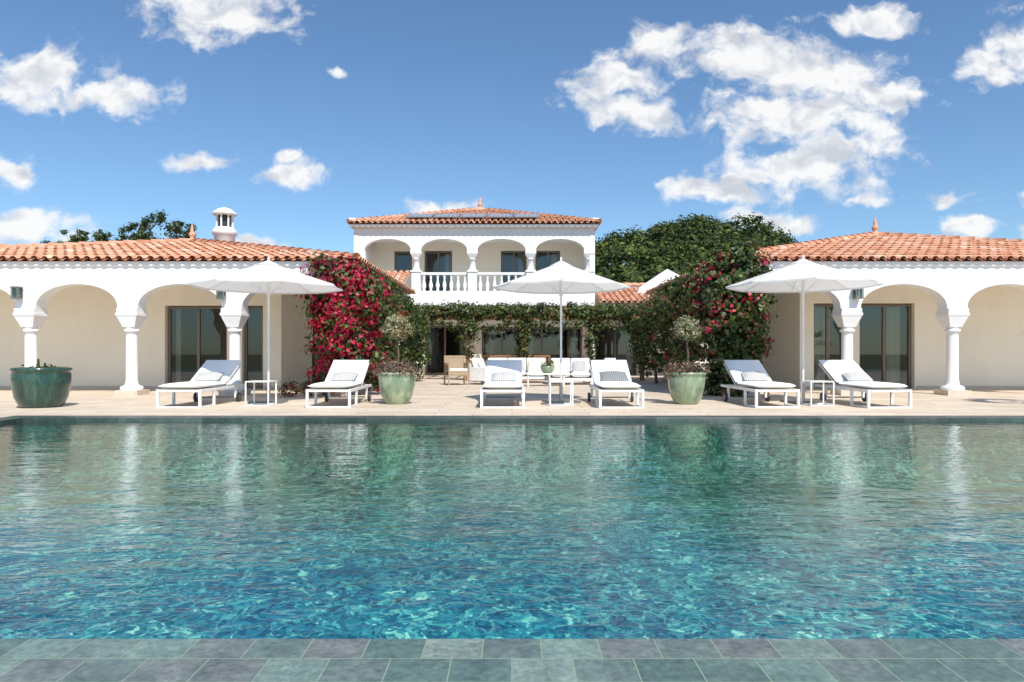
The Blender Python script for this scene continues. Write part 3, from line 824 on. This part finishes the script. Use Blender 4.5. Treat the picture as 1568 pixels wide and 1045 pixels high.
# ------------------------------------------------------------ terrace furniture
def sofa(x,y,w,rz=0,n=3,name='outdoor_sofa'):
    root=empty(name,(x,y,0),rz); mb=MB([m_metal]); h=w/2
    mb.box(-h,h,-.42,.42,.12,.2); 
    for sx in(-h,h-.05):
        for sy in(-.42,.37): mb.box(sx,sx+.05,sy,sy+.05,0,.12)
        mb.box(sx,sx+.05,-.42,.42,.2,.52)
    mb.box(-h+.05,h-.05,.37,.42,.2,.62)
    mb.obj('frame',root,.006)
    s=(w-.12)/n
    for i in range(n):
        cx=-h+.06+s*(i+.5)
        cushion('seat_cushion',(s*.98,.76,.18),(cx,-.03,.30),(0,0,0),m_cush,root,.2)
        cushion('back_cushion',(s*.96,.42,.17),(cx,.28,.58),(R(72),0,random.uniform(-.05,.05)),m_cush,root,.35)
    for i in range(n):
        cushion('throw_pillow',(.38,.36,.13),(-h+.06+s*(i+.5)+random.uniform(-.1,.1),.12,.54),(R(65),0,random.uniform(-.2,.2)),m_pill if i%2 else m_curt,root,.8)
    return root
sofa(.15,21.6,2.0,0,3); sofa(1.75,20.4,1.3,-.05,2); sofa(-.75,20.3,.8,R(60),1,'outdoor_armchair')
sofa(2.75,21.2,.8,R(-70),1,'outdoor_armchair')
ct=empty('coffee_table',(.95,19.3,0)); mb=MB([m_metal,m_cush])
mb.box(-.55,.55,-.3,.3,.33,.37,0)
for sx in(-.52,.48):
    for sy in(-.27,.23): mb.box(sx,sx+.04,sy,sy+.04,0,.33,0)
mb.obj('table_frame',ct,.004)
bw=empty('planter_bowl',(1.0,19.3,.37)); mb=MB([m_potl]); mb.lathe(0,0,[(.1,0),(.17,.05),(.2,.15),(.2,.2),(.17,.2),(.16,.12)],0,24,True,False); mb.obj('bowl',bw)
P,Q,mi=clumps([((0,0,.26),(.16,.16,.12),26)],12,.06,lambda c,n:np.zeros(n,int)); leafmesh('bowl_plant',P,Q,np.random.uniform(.015,.03,len(P)),mi,[m_leaf],bw)
def chair(x,y,rz,mat,name,wide=.26,low=False):
    root=empty(name,(x,y,0),rz); mb=MB([mat,m_cush]); w=wide;t=.02; sh=.42
    for sx in(-w,w):
        mb.box(sx-t,sx+t,-.25-t,-.25+t,0,.62); mb.box(sx-t,sx+t,.25-t,.25+t,0,.86); mb.box(sx-t,sx+t,-.27,.27,.62,.65)
    mb.box(-w,w,-.25,.25,sh-.05,sh); mb.box(-w+t,w-t,.235,.265,.80,.86); mb.box(-w+t,w-t,.235,.265,.46,.50)
    if low: mb.box(-w+t,w-t,.24,.265,.50,.80); mb.box(-w+t,w-t,-.26,-.235,.28,.37); mb.box(-w-.01,-w+.012,-.23,.23,.38,.6);mb.box(w-.012,w+.01,-.23,.23,.38,.6)
    else:
        for i in range(6):
            x0=-w+.05+i*(2*w-.1)/5; mb.box(x0-.012,x0+.012,.24,.26,.50,.80)
    mb.box(-w+.03,w-.03,-.23,.22,sh,sh+.06,1)
    mb.obj('chair_frame',root,.006); return root
chair(-1.62,20.0,R(20),m_wick,'wicker_armchair',.30,True)
chair(-1.05,22.3,R(-60),m_wood,'dining_chair'); chair(-.45,23.4,R(180),m_wood,'dining_chair'); chair(.3,23.4,R(180),m_wood,'dining_chair'); chair(1.05,23.4,R(175),m_wood,'dining_chair')
chair(-.3,25.2,0,m_wood,'dining_chair'); chair(.6,25.2,0,m_wood,'dining_chair')
dt=empty('dining_table',(.3,24.3,0)); mb=MB([m_wood]); mb.box(-1.1,1.1,-.45,.45,.71,.75)
for sx in(-1.0,.94):
    for sy in(-.4,.34): mb.box(sx,sx+.06,sy,sy+.06,0,.71)
mb.obj('table_frame',dt,.004)

# ------------------------------------------------------------ trees behind west wing
def tree(name,x,y,h,tips,seed):
    random.seed(seed); root=empty(name,(x,y,0)); mb=MB([m_bark]); bl=[]
    mb.tube((0,0,-.1),(.1,0,h*.5),.13,0,8,.09)
    for (dx,dz,r) in tips:
        q=Vector((dx*.4,random.uniform(-.3,.3),h*.65)); e=Vector((dx,random.uniform(-.6,.6),dz))
        mb.tube((.1,0,h*.5),q,.07,0,6,.045); mb.tube(q,e,.045,0,6,.015)
        bl.append((tuple(e),(r,r,r*.7),int(17*r/.5)))
        for k in range(8):
            o=Vector((random.uniform(-r,r)*1.5,random.uniform(-r,r),random.uniform(-.4,.6)*r*1.8)); mb.tube(e-Vector((0,0,.3)),e+o,.015,0,5,.006)
            bl.append((tuple(e+o),(r*.25,)*3,5))
    mb.obj('trunk',root)
    P,Q,mi=clumps(bl,11,.12,lambda c,n:np.where(np.random.rand(n)<.5,1,0),.3)
    leafmesh('crown',P,Q,np.random.uniform(.05,.10,len(P)),mi,[m_leaf,m_dleaf],root,.45)
tree('tree',-15.4,30,6.0,[(-1.0,5.9,.4),(-.5,6.6,.42),(.2,6.2,.45),(.8,6.45,.4),(1.2,5.9,.4),(0,5.4,.6),(-.6,5.5,.5)],3)
tree('tree',-18.0,30.5,5.8,[(-1.0,5.8,.4),(-.4,6.0,.35),(.3,5.8,.4),(1.0,6.25,.3),(.4,5.4,.5)],4)
tree('tree',-20.3,31,5.6,[(-.6,5.6,.35),(.1,6.1,.35),(.5,5.7,.35),(0,5.2,.5)],5)

# ------------------------------------------------------------ wooded hill
def sst(a,b,x):
    t=min(1,max(0,(x-a)/(b-a))); return t*t*(3-2*t)
def HH(x,y):
    s=x*90/max(y,50)
    return 12.6*sst(42,88,y)*(1-.55*sst(30,46,s)-.45*sst(44,75,s))*(.80+.20*sst(8,18,s))*sst(-45,4,x)*(1-.5*sst(120,220,y))
mb=MB([m_hill]); nx,ny=50,40;vs=[]
for j in range(ny+1):
    for i in range(nx+1):
        x=-60+i*4;y=40+j*5; vs.append((x,y,HH(x,y)-.12))
mb.add(vs,[(j*(nx+1)+i,j*(nx+1)+i+1,(j+1)*(nx+1)+i+1,(j+1)*(nx+1)+i) for j in range(ny) for i in range(nx)],0,True)
mb.obj('hill')
random.seed(11); bl=[]; tr=MB([m_bark])
for _ in range(230):
    y=random.uniform(50,98); x=random.uniform(.05,.50)*y
    r=random.uniform(1.2,2.9); z=HH(x,y)+random.uniform(1.2,3.6)
    bl.append(((x,y,z),(r,r,r*.7),int(16*r*r/2)))
    tr.tube((x,y,HH(x,y)-.5),(x,y,z),.18,0,6,.08)
P,Q,mi=clumps(bl,13,.5,lambda c,n:np.where(np.random.rand(n)<(.12 if random.random()<.55 else .85),1,0),.03,(.86,1.1),.5,.7)
hf=empty('pine_forest'); tr.obj('trunks',hf)
leafmesh('needle_crowns',P,Q,np.random.uniform(.14,.29,len(P)),mi,[m_pine,m_pined],hf,.6)

# ------------------------------------------------------------ sun, sky
EL,ROT=R(50),R(158)
W=bpy.data.worlds.new('World'); S.world=W; W.use_nodes=True; nt=W.node_tree; nt.nodes.clear()
sky=N(nt,'ShaderNodeTexSky',sky_type='NISHITA'); sky.sun_disc=False; sky.sun_elevation=EL; sky.sun_rotation=ROT
sky.air_density=1.0; sky.dust_density=.35; sky.ozone_density=2.2
tc=N(nt,'ShaderNodeTexCoord').outputs['Generated']
sp=N(nt,'ShaderNodeSeparateXYZ',{0:tc}); X_,Y_,Z_=sp.outputs
yy=mth(nt,'MAXIMUM',Y_,.03)
u=mth(nt,'DIVIDE',X_,yy); v=mth(nt,'DIVIDE',Z_,yy)
uv=N(nt,'ShaderNodeCombineXYZ',{0:u,1:v,2:0.0}).outputs[0]
wn=N(nt,'ShaderNodeTexNoise',{'Vector':uv,'Scale':11.0,'Detail':4,'Roughness':.6}).outputs['Color']
wn=N(nt,'ShaderNodeVectorMath',{0:wn,1:(.5,.5,.5)},operation='SUBTRACT').outputs[0]
wn=N(nt,'ShaderNodeVectorMath',{0:wn,'Scale':.06},operation='SCALE').outputs[0]
uvw=N(nt,'ShaderNodeVectorMath',{0:uv,1:wn},operation='ADD').outputs[0]
C=[(-.43,.50,.12,.055),(-.71,.41,.11,.05),(-.59,.375,.11,.030),(-.735,.27,.055,.032),(-.455,.283,.048,.016),(-.33,.257,.065,.020),(-.33,.288,.02,.012),
   (-.70,.182,.09,.036),(-.38,.157,.06,.014),(-.26,.415,.020,.011),(-.105,.212,.065,.017),
   (.21,.45,.055,.04),(.15,.405,.08,.038),(.17,.36,.10,.032),
   (.36,.44,.13,.05),(.46,.395,.13,.06),(.42,.345,.17,.052),(.53,.485,.08,.022),(.40,.26,.15,.040),(.30,.235,.10,.026),(.49,.295,.09,.045),(.54,.37,.06,.035),
   (.71,.42,.06,.035),(.77,.46,.08,.055),(.66,.182,.065,.018),(.64,.225,.035,.014),(.38,.195,.08,.020),(.52,.225,.033,.011),(.76,.235,.035,.022),(.76,.18,.035,.014),(1.0,.30,.12,.06),(-1.0,.33,.12,.05),(.1,.66,.25,.05),(.8,.7,.2,.07)]
d=None
for a,b,ra,rb in C:
    mp=N(nt,'ShaderNodeMapping',{'Vector':uvw,'Location':(-a/ra,-b/rb,0),'Scale':(1/ra,1/rb,0)}).outputs[0]
    l=N(nt,'ShaderNodeVectorMath',{0:mp},operation='LENGTH').outputs['Value']
    d=l if d is None else mth(nt,'SMOOTH_MIN',d,l,.2)
q=N(nt,'ShaderNodeMapping',{'Vector':uvw,'Scale':(1,1.35,1)}).outputs[0]
f1=noise(nt,q,17,6,.57)
dens=mth(nt,'ADD',mth(nt,'SUBTRACT',1.0,d),mth(nt,'MULTIPLY',mth(nt,'SUBTRACT',f1,.50),2.8))
al=N(nt,'ShaderNodeMapRange',{'Value':dens,'From Min':-.08,'From Max':.7,'To Min':0,'To Max':1},interpolation_type='SMOOTHSTEP').outputs[0]
al=mth(nt,'MULTIPLY',al,mth(nt,'GREATER_THAN',Y_,.04))
q2=N(nt,'ShaderNodeVectorMath',{0:q,1:(.008,.026,0)},operation='ADD').outputs[0]
f2=noise(nt,q2,15,3,.5); f1b=noise(nt,q,15,3,.5)
sh=mth(nt,'ADD',mth(nt,'MULTIPLY',mth(nt,'SUBTRACT',f1b,f2),3.2),.68,clamp=True)
thin=N(nt,'ShaderNodeMapRange',{'Value':dens,'From Min':.3,'From Max':1.4,'To Min':0,'To Max':.2}).outputs[0]
sh=mth(nt,'SUBTRACT',sh,thin,clamp=True)
cc=ramp(nt,sh,[(0,(.62,.66,.73)),(.4,(.80,.82,.86)),(.75,(.98,.98,.98))])
skc=mix(nt,1.0,sky.outputs[0],(.108,.132,.148),'MULTIPLY')
col=mix(nt,mth(nt,'MULTIPLY',al,.97),skc,cc)
bg=N(nt,'ShaderNodeBackground',{'Color':col,'Strength':1.0})
o=nt.nodes.new('ShaderNodeOutputWorld'); nt.links.new(bg.outputs[0],o.inputs[0])

sd=bpy.data.lights.new('sun','SUN'); sd.energy=5.0; sd.angle=R(.53); sd.color=(1,.955,.885)
so=bpy.data.objects.new('sun',sd); COL.objects.link(so)
dv=Vector((math.sin(ROT)*math.cos(EL),math.cos(ROT)*math.cos(EL),math.sin(EL)))
so.rotation_euler=dv.to_track_quat('Z','Y').to_euler(); so.location=(5,-10,30)

cd=bpy.data.cameras.new('camera'); cam=bpy.data.objects.new('camera',cd); COL.objects.link(cam)
cam.location=(0,0,.95); cam.rotation_euler=(R(90),0,0); cd.lens=24; cd.sensor_width=36; cd.shift_y=.0112
cd.clip_start=.05; cd.clip_end=3000
S.camera=cam
S.view_settings.view_transform='Standard'; S.view_settings.look='None'; S.view_settings.exposure=0
